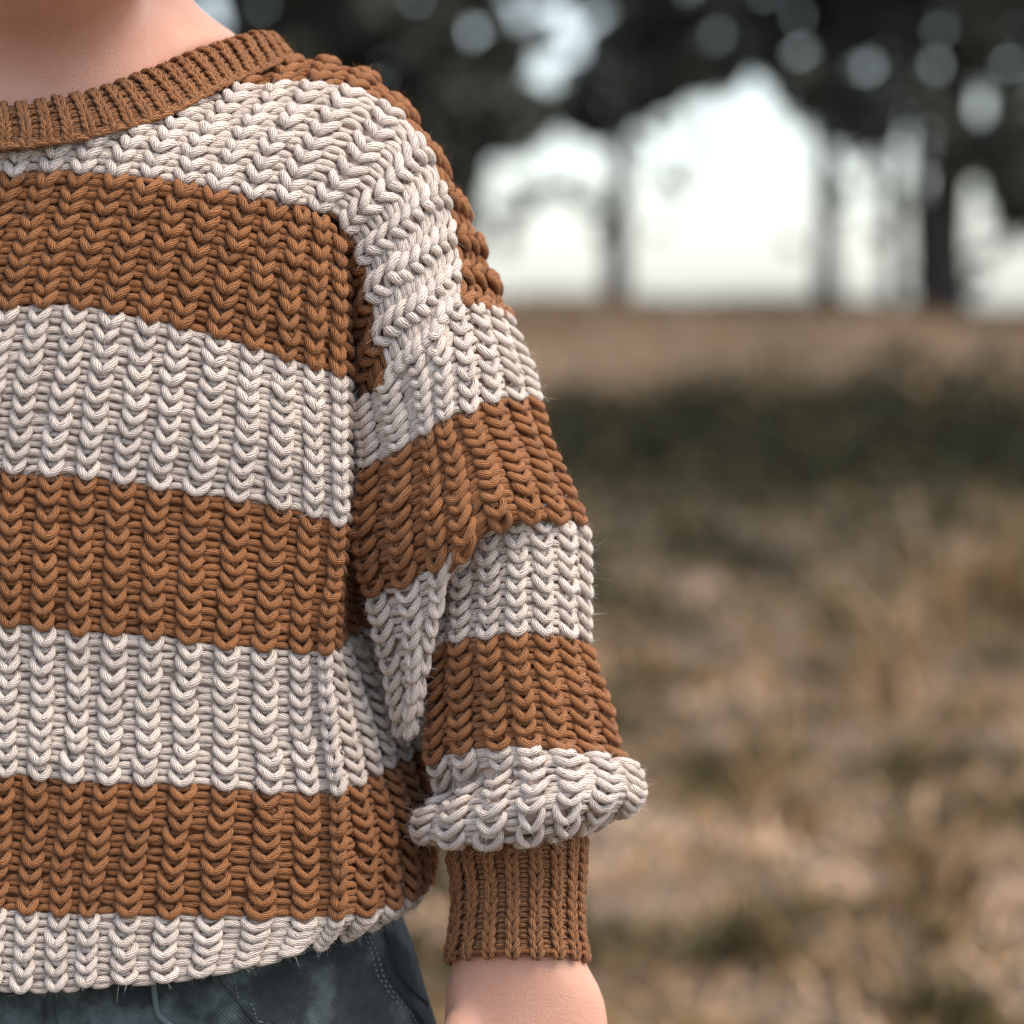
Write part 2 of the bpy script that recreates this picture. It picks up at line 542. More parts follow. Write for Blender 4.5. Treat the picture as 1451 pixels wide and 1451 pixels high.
rows.append(trow(yl([-500, -20, 74, 168, 262, 356, 418, 473, 486], [160, 246, 244, 248, 259, 280, 293, 309, 318]), 165, 48, (486, 318, -85),
                 [(492, 320, -150), (497, 322, -210), (501, 324, -270), (505, 324, -340), (360, 300, -540), (-100, 290, -620)], dz(484)))
rows.append(trow(yl([-500, -20, 74, 168, 262, 356, 418, 473, 486], [90, 180, 178, 184, 196, 217, 230, 250, 262]), 195, 47.5, (492, 262, -120),
                 [(494, 270, -160), (497, 275, -210), (501, 280, -270), (505, 284, -340), (360, 250, -520), (-100, 240, -600)], dz(484)))
torso = Patch(TU, TV, rows, wob=3.2, seed=3, ref=(5, -20), inset=5)

TB = [-70, -50, -41, -31, -21, -10, 3.5]       # stripe limits from the hem
for i_, (nm, c_) in enumerate([('cream_stripe', 'c'), ('brown_stripe', 'b'), ('cream_stripe_', 'c'), ('brown_stripe_', 'b'), ('cream_stripe__', 'c'), ('brown_stripe__', 'b')]):
    stripe(i_, nm, c_)


def t_stripe(u, v, pc):
    return np.clip(np.searchsorted(TB, v + .01, side='right') - 1, 0, 5)


def t_keep(u, v, pc):
    k = (pc[..., 0] > -150) & (u < 19)
    # upper side panel is hidden in the armhole
    return k & ~((v > -25) & (u > 14.2)) & ~((v > -1.3) & (u > 11.6))


knit(torso, np.arange(-4, 20), np.arange(-54.6, 0, 1.0), t_stripe, t_keep, per=48, pointed=lambda u, v: (v + rng.normal(0, 3, len(v)) > -12))
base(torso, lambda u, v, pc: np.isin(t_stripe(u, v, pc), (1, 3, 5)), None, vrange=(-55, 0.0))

# ================= yoke: cream over the chest and shoulder, then brown over the ridge
YU = [-8, -4, 0, 2, 4, 6, 8, 9.3, 10.5, 11.5, 12.5, 13.5, 15]
YV = [-3, 0, 4.5, 9, 12, 15, 20]
yv0 = [(-400, 200, -110), (-215, 242, -25), (-27, 246, 0), (69, 244, -2), (165, 247, -6), (261, 259, -16), (357, 280, -35), (419, 293, -55), (474, 310, -82),
       (498, 350, -100), (511, 395, -95), (524, 455, -88), (548, 540, -85)]
yv9 = [(-330, 40, -200), (-130, 65, -120), (55, 70, -110), (160, 75, -110), (255, 92, -145), (347, 114, -172), (448, 111, -180), (520, 125, -190), (586, 170, -195),
       (626, 236, -185), (645, 300, -175), (655, 358, -165), (657, 428, -110)]
yv45 = [((a[0] + b[0]) / 2 - 8, (a[1] + b[1]) / 2 - 6, (a[2] + b[2]) / 2 + 30) for a, b in zip(yv0, yv9)]
yv45[8] = (540, 232, -112); yv45[9] = (570, 282, -95); yv45[10] = (586, 338, -78); yv45[11] = (596, 400, -68); yv45[12] = (606, 482, -58)
yvm3 = [(x, y + 62, d + 6) for x, y, d in yv0]
yvm3[8] = (486, 345, -150); yvm3[9] = (490, 390, -165); yvm3[10] = (494, 445, -165); yvm3[11] = (497, 510, -160); yvm3[12] = (503, 578, -140)
yv12 = [(-300, 0, -330), (-100, 30, -300), (80, 40, -290), (180, 45, -280), (270, 58, -275), (365, 85, -285), (470, 82, -300), (541, 109, -310), (607, 185, -310),
        (650, 262, -300), (676, 318, -300), (696, 374, -290), (722, 446, -250)]
yv15 = [(-290, 10, -440), (-100, 40, -420), (80, 60, -410), (180, 65, -400), (265, 75, -390), (352, 105, -400), (455, 105, -420), (525, 130, -430), (590, 205, -430),
        (632, 275, -420), (660, 330, -420), (682, 385, -410), (712, 458, -380)]
yv20 = [(-280, 120, -580), (-100, 150, -560), (80, 160, -550), (160, 170, -540), (240, 180, -540), (320, 200, -540), (410, 210, -560), (480, 240, -560), (540, 300, -560),
        (580, 360, -540), (600, 420, -530), (610, 470, -520), (620, 540, -500)]
yoke = Patch(YU, YV, [yvm3, yv0, yv45, yv9, yv12, yv15, yv20], wob=2.6, seed=11, ref=(6, 4), inset=8)
stripe(10, 'cream_yoke', 'c'); stripe(11, 'brown_shoulder_stripe', 'b'); stripe(12, 'brown_armhole_stripe', 'b')


def y_stripe(u, v, pc):
    return np.where(v < -.05, 12, np.where(v < 9.0, 10, 11))


def y_keep(u, v, pc):
    x, y = pc[..., 0], pc[..., 1]
    return ((v > -.3) | (u > 10.2)) & ~((v < -1.4) & (u > 14.1)) & ((y > coly(x) - 17) | (x > 412)) & (x > -150)


knit(yoke, np.arange(-3, 15.2), np.arange(-2.6, 18, 1.0), y_stripe, y_keep, rad=6.2, per=60, pointed=lambda u, v: u > -99)
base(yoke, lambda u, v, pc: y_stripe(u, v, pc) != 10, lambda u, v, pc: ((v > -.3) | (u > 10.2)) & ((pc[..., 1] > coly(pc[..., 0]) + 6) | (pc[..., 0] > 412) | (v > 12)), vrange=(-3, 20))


# ================= tubes: front points given, back closed with an arc
def ring(front, back_d, back_n=5, lift=0):
    """front points left -> right; returns them followed by the arc behind, ending at the first point"""
    L = np.array(front[0], float); R = np.array(front[-1], float)
    out = list(front)
    for i in range(1, back_n + 1):
        a = math.pi * i / (back_n + 1)
        c = (L + R) / 2; h = (R - L) / 2
        p = c + h * math.cos(a)
        p[2] -= back_d * math.sin(a)
        p[1] -= lift * math.sin(a)
        out.append(tuple(p))
    out.append(tuple(front[0]))
    return out


SU = [0, 1, 2, 3, 4, 5, 6, 7.4] + [8.8, 10.2, 11.6, 13.0, 14.4] + [16]
sleeve_rows = [
    (0,   [(500, 572, -135), (540, 548, -88), (580, 510, -62), (612, 475, -55), (645, 440, -85), (672, 430, -130), (698, 434, -180), (722, 447, -270)], 230),
    (3.5, [(503, 618, -125), (548, 598, -76), (592, 566, -48), (622, 540, -38), (655, 516, -42), (688, 503, -72), (720, 503, -130), (756, 518, -260)], 250),
    (7,   [(508, 668, -120), (552, 648, -68), (598, 622, -42), (625, 603, -36), (660, 592, -40), (695, 580, -66), (731, 573, -120), (767, 572, -240)], 260),
    (11.5, [(501, 765, -120), (553, 745, -68), (605, 715, -36), (640, 695, -24), (682, 665, -26), (722, 655, -52), (760, 650, -105), (792, 652, -220)], 260),
    (14.2, [(506, 822, -120), (556, 802, -66), (608, 774, -32), (645, 750, -12), (692, 708, -10), (734, 697, -34), (776, 694, -88), (814, 698, -205)], 250),
    (16,  [(519, 857, -125), (562, 846, -75), (612, 822, -40), (650, 793, -16), (700, 747, -14), (745, 734, -36), (787, 732, -88), (829, 736, -205)], 240),
    (17.2, [(525, 882, -130), (568, 870, -80), (614, 850, -55), (646, 820, -60), (696, 768, -62), (742, 752, -76), (784, 748, -115), (820, 748, -205)], 225),
    (20,  [(540, 945, -148), (578, 935, -100), (606, 918, -90), (626, 880, -130), (686, 790, -150), (730, 770, -160), (768, 762, -180), (800, 760, -220)], 180),
    (24.5, [(560, 1036, -185), (574, 1046, -158), (588, 1040, -155), (598, 1010, -175), (670, 800, -200), (715, 780, -210), (750, 775, -220), (780, 770, -240)], 120)]
sleeve = Patch(SU, [-t for t, _, _ in sleeve_rows][::-1], [ring(f, b) for _, f, b in sleeve_rows][::-1], wob=3.0, seed=21, ref=(3, -8), inset=8)
stripe(20, 'cream_sleeve_stripe', 'c'); stripe(21, 'brown_sleeve_stripe', 'b'); stripe(22, 'cream_elbow_fold', 'c')


def s_stripe(u, v, pc):
    return np.where(v > -7.0, 20, np.where((v > -16.2) | ((u > 2.9) & (v > -18) & (u < 9)), 21, 22))


def s_keep(u, v, pc): return ~((v < -16.9) & (u > 2.9))


knit(sleeve, np.arange(0.2, 16, 1.0), np.arange(-24.2, 0.3, 1.0), s_stripe, s_keep, rad=5.8, per=60, sx=1.10)
base(sleeve, lambda u, v, pc: s_stripe(u, v, pc) == 21, None, vrange=(-24.5, 0))

FU = [0, 1, 2, 3, 4, 5, 6] + [7.2, 8.4, 9.6, 10.8, 12] + [13]
fore_rows = [
    (-3,  [(625, 700, -190), (655, 690, -140), (690, 685, -115), (727, 682, -110), (765, 682, -125), (800, 685, -170), (822, 690, -230)], 170),
    (0,   [(612, 760, -175), (645, 750, -112), (685, 742, -86), (727, 738, -80), (770, 738, -96), (810, 740, -150), (834, 745, -230)], 180),
    (4,   [(604, 840, -175), (642, 830, -112), (685, 822, -80), (730, 818, -70), (774, 818, -88), (813, 822, -140), (839, 828, -230)], 185),
    (8,   [(603, 920, -175), (640, 908, -112), (683, 902, -78), (728, 898, -68), (775, 898, -82), (813, 902, -135), (838, 912, -230)], 190),
    (12,  [(600, 1000, -175), (640, 990, -110), (690, 982, -74), (738, 978, -62), (785, 980, -78), (830, 985, -130), (864, 992, -230)], 200),
    (16,  [(603, 1088, -175), (645, 1072, -105), (695, 1064, -68), (748, 1060, -56), (800, 1062, -66), (848, 1066, -116), (888, 1076, -225)], 210),
    (17.2, [(611, 1110, -185), (650, 1092, -114), (700, 1080, -72), (752, 1073, -46), (806, 1072, -44), (860, 1076, -88), (906, 1090, -210)], 215),
    (18.1, [(612, 1128, -205), (650, 1114, -132), (700, 1098, -76), (752, 1088, -34), (808, 1086, -22), (866, 1092, -62), (911, 1108, -195)], 215),
    (19.4, [(592, 1146, -178), (634, 1134, -80), (692, 1120, -22), (752, 1112, 6), (812, 1108, 8), (868, 1112, -50), (913, 1122, -188)], 220),
    (21.2, [(580, 1170, -165), (622, 1170, -58), (685, 1162, 2), (750, 1154, 24), (808, 1144, 16), (862, 1137, -46), (907, 1140, -188)], 220),
    (22.9, [(588, 1192, -172), (624, 1199, -84), (686, 1202, -34), (748, 1198, -18), (800, 1184, -32), (848, 1164, -90), (886, 1157, -200)], 205),
    (24.1, [(622, 1192, -190), (645, 1196, -138), (690, 1198, -102), (745, 1196, -92), (790, 1186, -104), (818, 1184, -145), (836, 1176, -205)], 160),
    (25.2,  [(640, 1188, -200), (660, 1192, -160), (695, 1195, -128), (740, 1192, -120), (780, 1185, -130), (805, 1178, -165), (822, 1172, -210)], 140)]
fore = Patch(FU, [-t for t, _, _ in fore_rows][::-1], [ring(f, b) for _, f, b in fore_rows][::-1], wob=2.2, seed=31, ref=(3, -8), inset=9)
stripe(30, 'cream_forearm_stripe', 'c'); stripe(31, 'brown_forearm_stripe', 'b'); stripe(32, 'cream_sleeve_puff', 'c')


def f_stripe(u, v, pc): return np.where(v > -8.05, 30, np.where(v > -16.05, 31, 32))


knit(fore, np.arange(0.25, 13, .9286 * 13 / 13), np.arange(-24.6, 2.2, 1.0), f_stripe, lambda u, v, pc: ~((v > 0) & (u > 4.7) & (u < 8)), rad=5.8, per=60, sx=1.10)
base(fore, lambda u, v, pc: f_stripe(u, v, pc) == 31, None, vrange=(-25.2, 3))

# ================= ribbed cuff
cuff_rings = [(1180, 642, 832), (1215, 633, 831), (1250, 640, 829), (1290, 639, 827), (1330, 633, 831), (1354, 630, 835), (1364, 634, 831), (1358, 640, 824)]
NR = 18


def cuff_net():
    ctrl = []
    for j, (y, l, r) in enumerate(cuff_rings):
        row = []
        for i in range(17):
            a = -math.pi / 2 + 2 * math.pi * i / 16
            row.append(((l + r) / 2 + (r - l) / 2 * math.sin(a), y - 6 * math.cos(a), -200 + (r - l) / 2 * .95 * math.cos(a)))
        ctrl.append(row)
    return ctrl


cv = [13.2, 10.6, 8.1, 5.2, 2.3, .6, -.3, -1.0]
cuff = Patch(list(np.linspace(0, NR, 17)), cv[::-1], cuff_net()[::-1], wob=1.3, seed=41, ref=(NR / 4, 6), dv=.05, inset=4)
rib(cuff, np.arange(0.3, NR, 1), np.arange(0, 12.6, 1.0), 'cuff', None, rad=4.3, per=3, zs=1.35)
base(cuff, lambda u, v, pc: np.ones_like(u), None, off=-7, du=.25, dv=.4)

# ================= ribbed collar
cl = [(-330, 105, -190), (-180, 185, -50), (-20, 214, 6), (60, 207, 2), (127, 196, -14), (191, 179, -42), (255, 157, -84), (300, 133, -128), (345, 110, -185), (392, 92, -255), (414, 82, -340),
      (390, 82, -440), (250, 90, -540), (0, 95, -600), (-250, 95, -540)]
cu_ = [(-270, 55, -250), (-150, 125, -80), (-20, 149, -14), (50, 146, -18), (105, 136, -38), (155, 122, -70), (205, 104, -112), (255, 84, -166), (308, 65, -236), (358, 50, -305), (378, 52, -370),
       (350, 62, -440), (220, 80, -510), (0, 85, -560), (-220, 85, -510)]
cl = [(x, y, d + 16) for x, y, d in cl]
cmid = [((a[0] + b[0]) / 2 + 4, (a[1] + b[1]) / 2 - 2, (a[2] + b[2]) / 2 + 14) for a, b in zip(cl, cu_)]
cin = [(b[0] - (b[0] - 40) * .05, b[1] + 10, b[2] - 26) for b in cu_]
carc = [0.0]
mid3 = P(np.array(cmid)[:, 0], np.array(cmid)[:, 1], np.array(cmid)[:, 2])
for a, b in zip(mid3[:-1], mid3[1:]): carc.append(carc[-1] + np.linalg.norm(b - a) / (28.5 * K))
collar = Patch(carc, [-.3, 3, 6, 7.2], [cl, cmid, cu_, cin], wob=1.0, seed=51, ref=(carc[4], 3), dv=.05)
rib(collar, np.arange(.5, carc[-1], 1), np.arange(0.2, 6.2, .82), 'collar', lambda u, v, pc: pc[..., 0] > -160, rad=3.5, per=4, zs=1.15)
Ie = np.arange(.5, carc[-1], .62); Ie = Ie[collar.px(Ie, 0 * Ie)[..., 0] > -160]
sweep('collar', M_RIB, collar, Ie, 0 * Ie - .10, K_E * np.array([.62, 1, 1]), 4.0, 8, jit=.03)
sweep('collar', M_RIB, collar, Ie + .3, 0 * Ie + .42, K_E * np.array([.62, 1, .6]), 3.4, 8, jit=.03)
base(collar, lambda u, v, pc: np.ones_like(u), None, off=-5.5, du=.5, dv=.5)

# ---- write the sweater meshes
for V, F, m in BASES[:-1]:
    far = (V[F].mean(1)[:, 0] - ROOT[0]) > .005
    Vm = V.copy(); Vm[:, 0] = 2 * ROOT[0] - Vm[:, 0]
    BASES.append((Vm, F[far][:, ::-1], m[far]))
Vb, Fb, Mb, nb = [], [], [], 0
for V, F, m in BASES:
    Vb.append(V); Fb.append(F + nb); Mb.append(m); nb += len(V)
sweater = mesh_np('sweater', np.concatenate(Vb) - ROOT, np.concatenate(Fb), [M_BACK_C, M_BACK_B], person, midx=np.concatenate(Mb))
tag(sweater, 'chunky rib knit sweater with wide brown and cream stripes')
LB = {'cream_yoke': 'cream stripe over chest and shoulder', 'cuff': 'brown ribbed cuff', 'collar': 'brown ribbed collar', 'cream_sleeve_puff': 'cream puff of sleeve above the cuff',
      'cream_elbow_fold': 'hanging cream fold at the elbow', 'brown_shoulder_stripe': 'brown stripe over the shoulder', 'brown_armhole_stripe': 'brown stripe in the armhole fold'}
sleeve_parts = []
for key, st in STORE.items():
    nm = key.rstrip('_')
    o = mesh_np(nm, np.concatenate(st['V']) - ROOT, np.concatenate(st['F']), st['mat'], sweater, uv=np.concatenate(st['uv']), attr=np.concatenate(st['t']))
    o['label'] = LB.get(nm, nm.replace('_', ' ') + ' of chunky knit')
    if 'sleeve' in nm or 'forearm' in nm or 'elbow' in nm or nm == 'cuff': sleeve_parts.append(o)
for o in sleeve_parts:                                 # the other sleeve, beyond the left edge of the photo
    c = o.copy(); COL.objects.link(c); c.parent = sweater; c.scale = (-1, 1, 1)
for w, M in (('b', M_FB), ('c', M_FC)):
    Q = np.concatenate(FIB[w])                       # [n, 8, 3]
    n = len(Q)
    f = np.array([[0, 1, 3, 2], [2, 3, 5, 4], [4, 5, 7, 6]])
    F = (f[None] + (np.arange(n) * 8)[:, None, None]).reshape(-1, 4)
    o = mesh_np('yarn_fuzz', Q.reshape(-1, 3) - ROOT, F, M, sweater)
    tag(o, 'fine brown fuzz of the yarn' if w == 'b' else 'fine cream fuzz of the yarn', kind='stuff')


# ================= body: neck, chest, head, arms and hands, one continuous skin
def loft(rings, seg=28):
    """rings of (px, py, d, half width px, half depth px) -> closed mesh"""
    V = []; F = []
    for cx, cy, cd, a, h in rings:
        t = np.linspace(0, 2 * np.pi, seg, endpoint=False)
        V.append(P(cx + a * np.sin(t), np.full(seg, cy), cd + h * np.cos(t)))
    n = len(rings)
    V.append(P(np.array([rings[0][0]]), np.array([rings[0][1]]), np.array([rings[0][2]])))
    V.append(P(np.array([rings[-1][0]]), np.array([rings[-1][1]]), np.array([rings[-1][2]])))
    for j in range(n - 1):
        for i in range(seg):
            F.append((j * seg + i, j * seg + (i + 1) % seg, (j + 1) * seg + (i + 1) % seg, (j + 1) * seg + i))
    for i in range(seg):
        F.append((n * seg, (i + 1) % seg, i)); F.append((n * seg + 1, (n - 1) * seg + i, (n - 1) * seg + (i + 1) % seg))
    return np.concatenate(V), F


def rings_smooth(keys, n):
    k = np.array(keys, float)
    return [tuple(r) for r in hermite(np.arange(len(k)), k, np.linspace(0, len(k) - 1, n))]


def tube_px(pts, rads, n=12, seg=12):
    """limb along px points with rounded ends, world space sweep"""
    p = np.array(pts, float); W = P(p[:, 0], p[:, 1], p[:, 2])
    t = np.linspace(0, len(pts) - 1, n)
    C = hermite(np.arange(len(pts)), W, t); R = hermite(np.arange(len(pts)), np.array(rads, float), t) * K
    T = np.gradient(C, axis=0); T /= np.linalg.norm(T, axis=1, keepdims=True)
    C = np.concatenate([[C[0] - T[0] * R[0] * .9], [C[0] - T[0] * R[0] * .6], C, [C[-1] + T[-1] * R[-1] * .6], [C[-1] + T[-1] * R[-1] * .9]])
    T = np.concatenate([T[:1], T[:1], T, T[-1:], T[-1:]])
    R = np.concatenate([[R[0] * .4, R[0] * .8], R, [R[-1] * .8, R[-1] * .4]])
    A = np.cross(T, [0.3, .9, .2]); A /= np.linalg.norm(A, axis=1, keepdims=True); B = np.cross(T, A)
    a = np.linspace(0, 2 * np.pi, seg, endpoint=False)
    V = C[:, None] + R[:, None, None] * (np.cos(a)[None, :, None] * A[:, None] + np.sin(a)[None, :, None] * B[:, None])
    m = len(C); F = []
    for j in range(m - 1):
        for i in range(seg):
            F.append((j * seg + i, j * seg + (i + 1) % seg, (j + 1) * seg + (i + 1) % seg, (j + 1) * seg + i))
    F.append(tuple(range(seg - 1, -1, -1))); F.append(tuple((m - 1) * seg + i for i in range(seg)))
    return V.reshape(-1, 3), F


parts = []
# neck and chest
parts.append(loft(rings_smooth([(50, -170, -330, 185, 170), (48, -60, -345, 205, 178), (46, 0, -350, 228, 190), (46, 32, -370, 264, 226), (46, 62, -405, 298, 280), (34, 105, -350, 254, 285),
                                (0, 160, -335, 330, 275), (-15, 260, -330, 400, 230), (-20, 500, -330, 400, 210), (-20, 900, -330, 390, 220), (-20, 1250, -340, 430, 240), (-20, 1500, -350, 430, 240)], 46), 40))
# head with jaw
parts.append(loft(rings_smooth([(52, 92, -230, 70, 70), (50, 58, -150, 122, 110), (50, 24, -60, 152, 150), (50, -18, -20, 172, 190), (52, -72, -20, 200, 215), (58, -150, -90, 245, 260), (70, -260, -215, 285, 310), (70, -420, -230, 310, 350), (70, -580, -245, 290, 340), (70, -720, -255, 200, 250), (70, -790, -260, 60, 80)], 40), 36))
parts.append(tube_px([(70, -290, 85), (70, -235, 118), (70, -215, 105)], [26, 40, 28]))     # nose
for sx in (-1, 1):
    parts.append(tube_px([(70 + sx * 305, -230, -230), (70 + sx * 318, -300, -240), (70 + sx * 315, -360, -250)], [32, 44, 30]))   # ears
    parts.append(tube_px([(70 + sx * 40, -145, 70), (70, -150, 82)], [16, 20]))                                                    # lips
mir = lambda x: -40 - x


def arm(side):
    f = (lambda x: x) if side > 0 else mir
    q = []
    q.append(tube_px([(f(430), 300, -320), (f(570), 460, -270), (f(650), 700, -240), (f(710), 950, -215), (f(735), 1180, -205), (f(735), 1340, -203)], [120, 78, 72, 70, 72, 80], 26, 20))
    # wrist, back of the hand
    keys = [(f(735), 1300, -203, 86, 78), (f(735), 1360, -203, 94, 82), (f(741), 1395, -200, 108, 76), (f(745), 1440, -196, 117, 68), (f(746), 1510, -190, 118, 62), (f(746), 1575, -186, 112, 54), (f(746), 1600, -184, 90, 40)]
    q.append(loft(rings_smooth(keys, 22), 30))
    for i, (x, l, r) in enumerate([(664, 100, 26), (716, 128, 28), (774, 122, 28), (826, 92, 24)]):
        q.append(tube_px([(f(x), 1565, -184), (f(x + (x - 745) * .05), 1590 + l * .45, -176), (f(x + (x - 745) * .03), 1590 + l * .85, -196), (f(x), 1590 + l * 1.08, -226)], [r + 2, r, r - 3, r - 6], 14, 12))
    q.append(tube_px([(f(650), 1452, -146), (f(641), 1515, -112), (f(640), 1570, -98), (f(652), 1625, -110)], [25, 33, 30, 24], 14, 12))
    return q


parts += arm(1) + arm(-1)
bV, bF, off_ = [], [], 0
for V, F in parts:
    bV.append(V); bF += [tuple(i + off_ for i in f) for f in F]; off_ += len(V)
bm_me = bpy.data.meshes.new('body_rough')
bm_me.from_pydata((np.concatenate(bV) - ROOT).tolist(), [], bF)
tmp = bpy.data.objects.new('body_rough', bm_me); COL.objects.link(tmp)
md = tmp.modifiers.new('r', 'REMESH'); md.mode = 'VOXEL'; md.voxel_size = .0024
md = tmp.modifiers.new('s', 'SMOOTH'); md.factor = .5; md.iterations = 9
dg = bpy.context.evaluated_depsgraph_get()
body_me = bpy.data.meshes.new_from_object(tmp.evaluated_get(dg))
bpy.data.objects.remove(tmp)
nv_ = len(body_me.vertices); co = np.empty(nv_ * 3); body_me.vertices.foreach_get('co', co); co = co.reshape(-1, 3)
ed = np.empty(len(body_me.edges) * 2, np.int32); body_me.edges.foreach_get('vertices', ed); ed = ed.reshape(-1, 2)
zj = P(70, 20, 0)[2] if False else P(np.array([70.]), np.array([20.]), np.array([0.]))[0][2]
wj = np.clip(1 - np.abs(co[:, 2] - zj) / (150 * K), 0, 1)[:, None] ** .5
wj *= np.clip((P(np.array([262.]), np.array([20.]), np.array([-350.]))[0][0] - ROOT[0] - co[:, :1]) / (50 * K), 0, 1)          # soften where jaw and neck meet
deg = np.bincount(ed.ravel(), minlength=nv_)[:, None]
for _ in range(600):
    acc = np.zeros_like(co)
    for ch in range(3):
        acc[:, ch] = np.bincount(ed[:, 0], co[ed[:, 1], ch], nv_) + np.bincount(ed[:, 1], co[ed[:, 0], ch], nv_)
    co += (acc / deg - co) * .6 * wj
body_me.vertices.foreach_set('co', co.ravel())
body_me.name = 'body'
body_me.materials.clear(); body_me.materials.append(M_SKIN)
body_me.polygons.foreach_set('use_smooth', np.ones(len(body_me.polygons), bool))
body = link(bpy.data.objects.new('body', body_me), person)

# hair cap (above the frame)
hv, hf = loft(rings_smooth([(70, -330, -330, 318, 270), (70, -450, -270, 328, 345), (70, -600, -255, 310, 362), (70, -745, -262, 220, 280), (70, -815, -265, 60, 90)], 18), 36)
hair_me = bpy.data.meshes.new('hair'); hair_me.from_pydata((hv - ROOT).tolist(), [], hf); hair_me.materials.append(M_HAIR)
hair_me.polygons.foreach_set('use_smooth', np.ones(len(hair_me.polygons), bool))
link(bpy.data.objects.new('hair', hair_me), person)

# ================= jeans
JU = list(np.linspace(0, 16, 17))


def jring(y, r, h, cx=-20, cd=-345, drop=0.0):
    row = []
    for i in range(17):
        a = -math.pi / 2 + 2 * math.pi * i / 16
        s, c = math.sin(a), math.cos(a)
        row.append((cx + (r - cx) * np.sign(s) * abs(s) ** .8, y + drop * c, cd + h * np.sign(c) * abs(c) ** .75))
    return row


JV = [1180, 1250, 1300, 1350, 1400, 1455, 1560]
jr = [jring(1180, 540, 255), jring(1250, 556, 262), jring(1300, 572, 268), jring(1350, 589, 274), jring(1400, 603, 278), jring(1455, 620, 282), jring(1560, 635, 285)]
jeans_p = Patch(JU, JV, jr, du=.03, dv=1.0, wob=0.0, seed=61, ref=(4, 1400))
U, W = np.meshgrid(np.linspace(0, 16, 161), np.linspace(1180, 1560, 110))
Xj = jeans_p.pos(U, W); Nj = jeans_p.nor(U, W); Pj = jeans_p.px(U, W)
px_, py_ = Pj[..., 0], Pj[..., 1]
fold = np.zeros_like(px_)
for (x0, y0, x1, y1, w, hgt) in [(225, 1360, 245, 1460, 13, 7), (310, 1370, 370, 1470, 15, 9), (60, 1390, 85, 1470, 11, 6), (150, 1400, 140, 1470, 22, -7), (420, 1360, 470, 1470, 40, 8), (270, 1380, 300, 1470, 15, -8), (530, 1300, 600, 1460, 18, -6)]:
    t = np.clip((py_ - y0) / (y1 - y0), 0, 1.4)
    cxl = x0 + (x1 - x0) * t
    fold += hgt * np.exp(-((px_ - cxl) / w) ** 2) * (Nj[..., 1] < 0) * np.clip((py_ - y0) / 30 + .5, 0, 1)
Xj = Xj + Nj * (fold * K)[..., None]
nu, nv = 161, 110
i, j = np.meshgrid(np.arange(nu - 1), np.arange(nv - 1))
F = np.stack([j * nu + i, j * nu + i + 1, (j + 1) * nu + i + 1, (j + 1) * nu + i], -1).reshape(-1, 4)
jeans = mesh_np('jeans', Xj.reshape(-1, 3) - ROOT, F, M_DENIM, person)
tag(jeans, 'worn dark blue-green denim jeans')
# legs and shoes (below the frame)
for s in (1, -1):
    f = (lambda x: x) if s > 0 else mir
    a0 = P(f(300), 1500, -345); a1 = np.array([a0[0], a0[1], .04])
    t = np.linspace(0, 1, 14); C = a0 + (a1 - a0) * t[:, None]; R = np.interp(t, [0, .5, 1], [.080, .062, .052])
    a = np.linspace(0, 2 * np.pi, 24, endpoint=False)
    V = C[:, None] + R[:, None, None] * np.stack([np.cos(a), np.sin(a), 0 * a], -1)[None]
    i, j = np.meshgrid(np.arange(24), np.arange(13))
    F = np.stack([j * 24 + i, j * 24 + (i + 1) % 24, (j + 1) * 24 + (i + 1) % 24, (j + 1) * 24 + i], -1).reshape(-1, 4)
    mesh_np('trouser_leg', V.reshape(-1, 3) - ROOT, F, M_DENIM, jeans)
    bm = bmesh.new(); bmesh.ops.create_uvsphere(bm, u_segments=20, v_segments=12, radius=1)
    for v in bm.verts:
        z = max(v.co.z, -.55)
        v.co = Vector((v.co.x * .04 + a0[0], v.co.y * .085 + a0[1] - .03, (z + .55) * .045 + .001)) - Vector(ROOT)
    me = bpy.data.meshes.new('shoe'); bm.to_mesh(me); bm.free(); me.materials.append(M_SHOE)
    me.polygons.foreach_set('use_smooth', np.ones(len(me.polygons), bool))
    link(bpy.data.objects.new('shoe', me), person)


def on_jeans(pts, n, out):
    """points on the jeans front nearest the given photo pixels"""
    front = (Nj @ (-FWD)) > -.1
    q = smooth_path([(x, y, 0) for x, y in pts], n)[:, :2]
    C = []
    for x, y in q:
        dd = (px_ - x) ** 2 + (py_ - y) ** 2 + (~front) * 1e9
        k = np.argsort(dd.ravel())[:4]
        wgt = 1 / (dd.ravel()[k] + 1.0); wgt /= wgt.sum()
        C.append(((Xj.reshape(-1, 3)[k] + Nj.reshape(-1, 3)[k] * out * K) * wgt[:, None]).sum(0))
    C = np.array(C)
    for _ in range(6): C[1:-1] = (C[:-2] + 2 * C[1:-1] + C[2:]) / 4
    return C


def strip_tube(name, C, r, M, parent, flat=1.0, nrm=None):
    T = np.gradient(C, axis=0); T /= np.linalg.norm(T, axis=1, keepdims=True)
    A = np.cross(T, -FWD); A /= np.linalg.norm(A, axis=1, keepdims=True); B = np.cross(A, T)
    a = np.linspace(0, 2 * np.pi, 8, endpoint=False)
    V = C[:, None] + r * K * (np.cos(a)[None, :, None] * A[:, None] + flat * np.sin(a)[None, :, None] * B[:, None])
    m = len(C); i, j = np.meshgrid(np.arange(8), np.arange(m - 1))
    F = np.stack([j * 8 + i, j * 8 + (i + 1) % 8, (j + 1) * 8 + (i + 1) % 8, (j + 1) * 8 + i], -1).reshape(-1, 4)
    return mesh_np(name, V.reshape(-1, 3) - ROOT, F, M, parent)


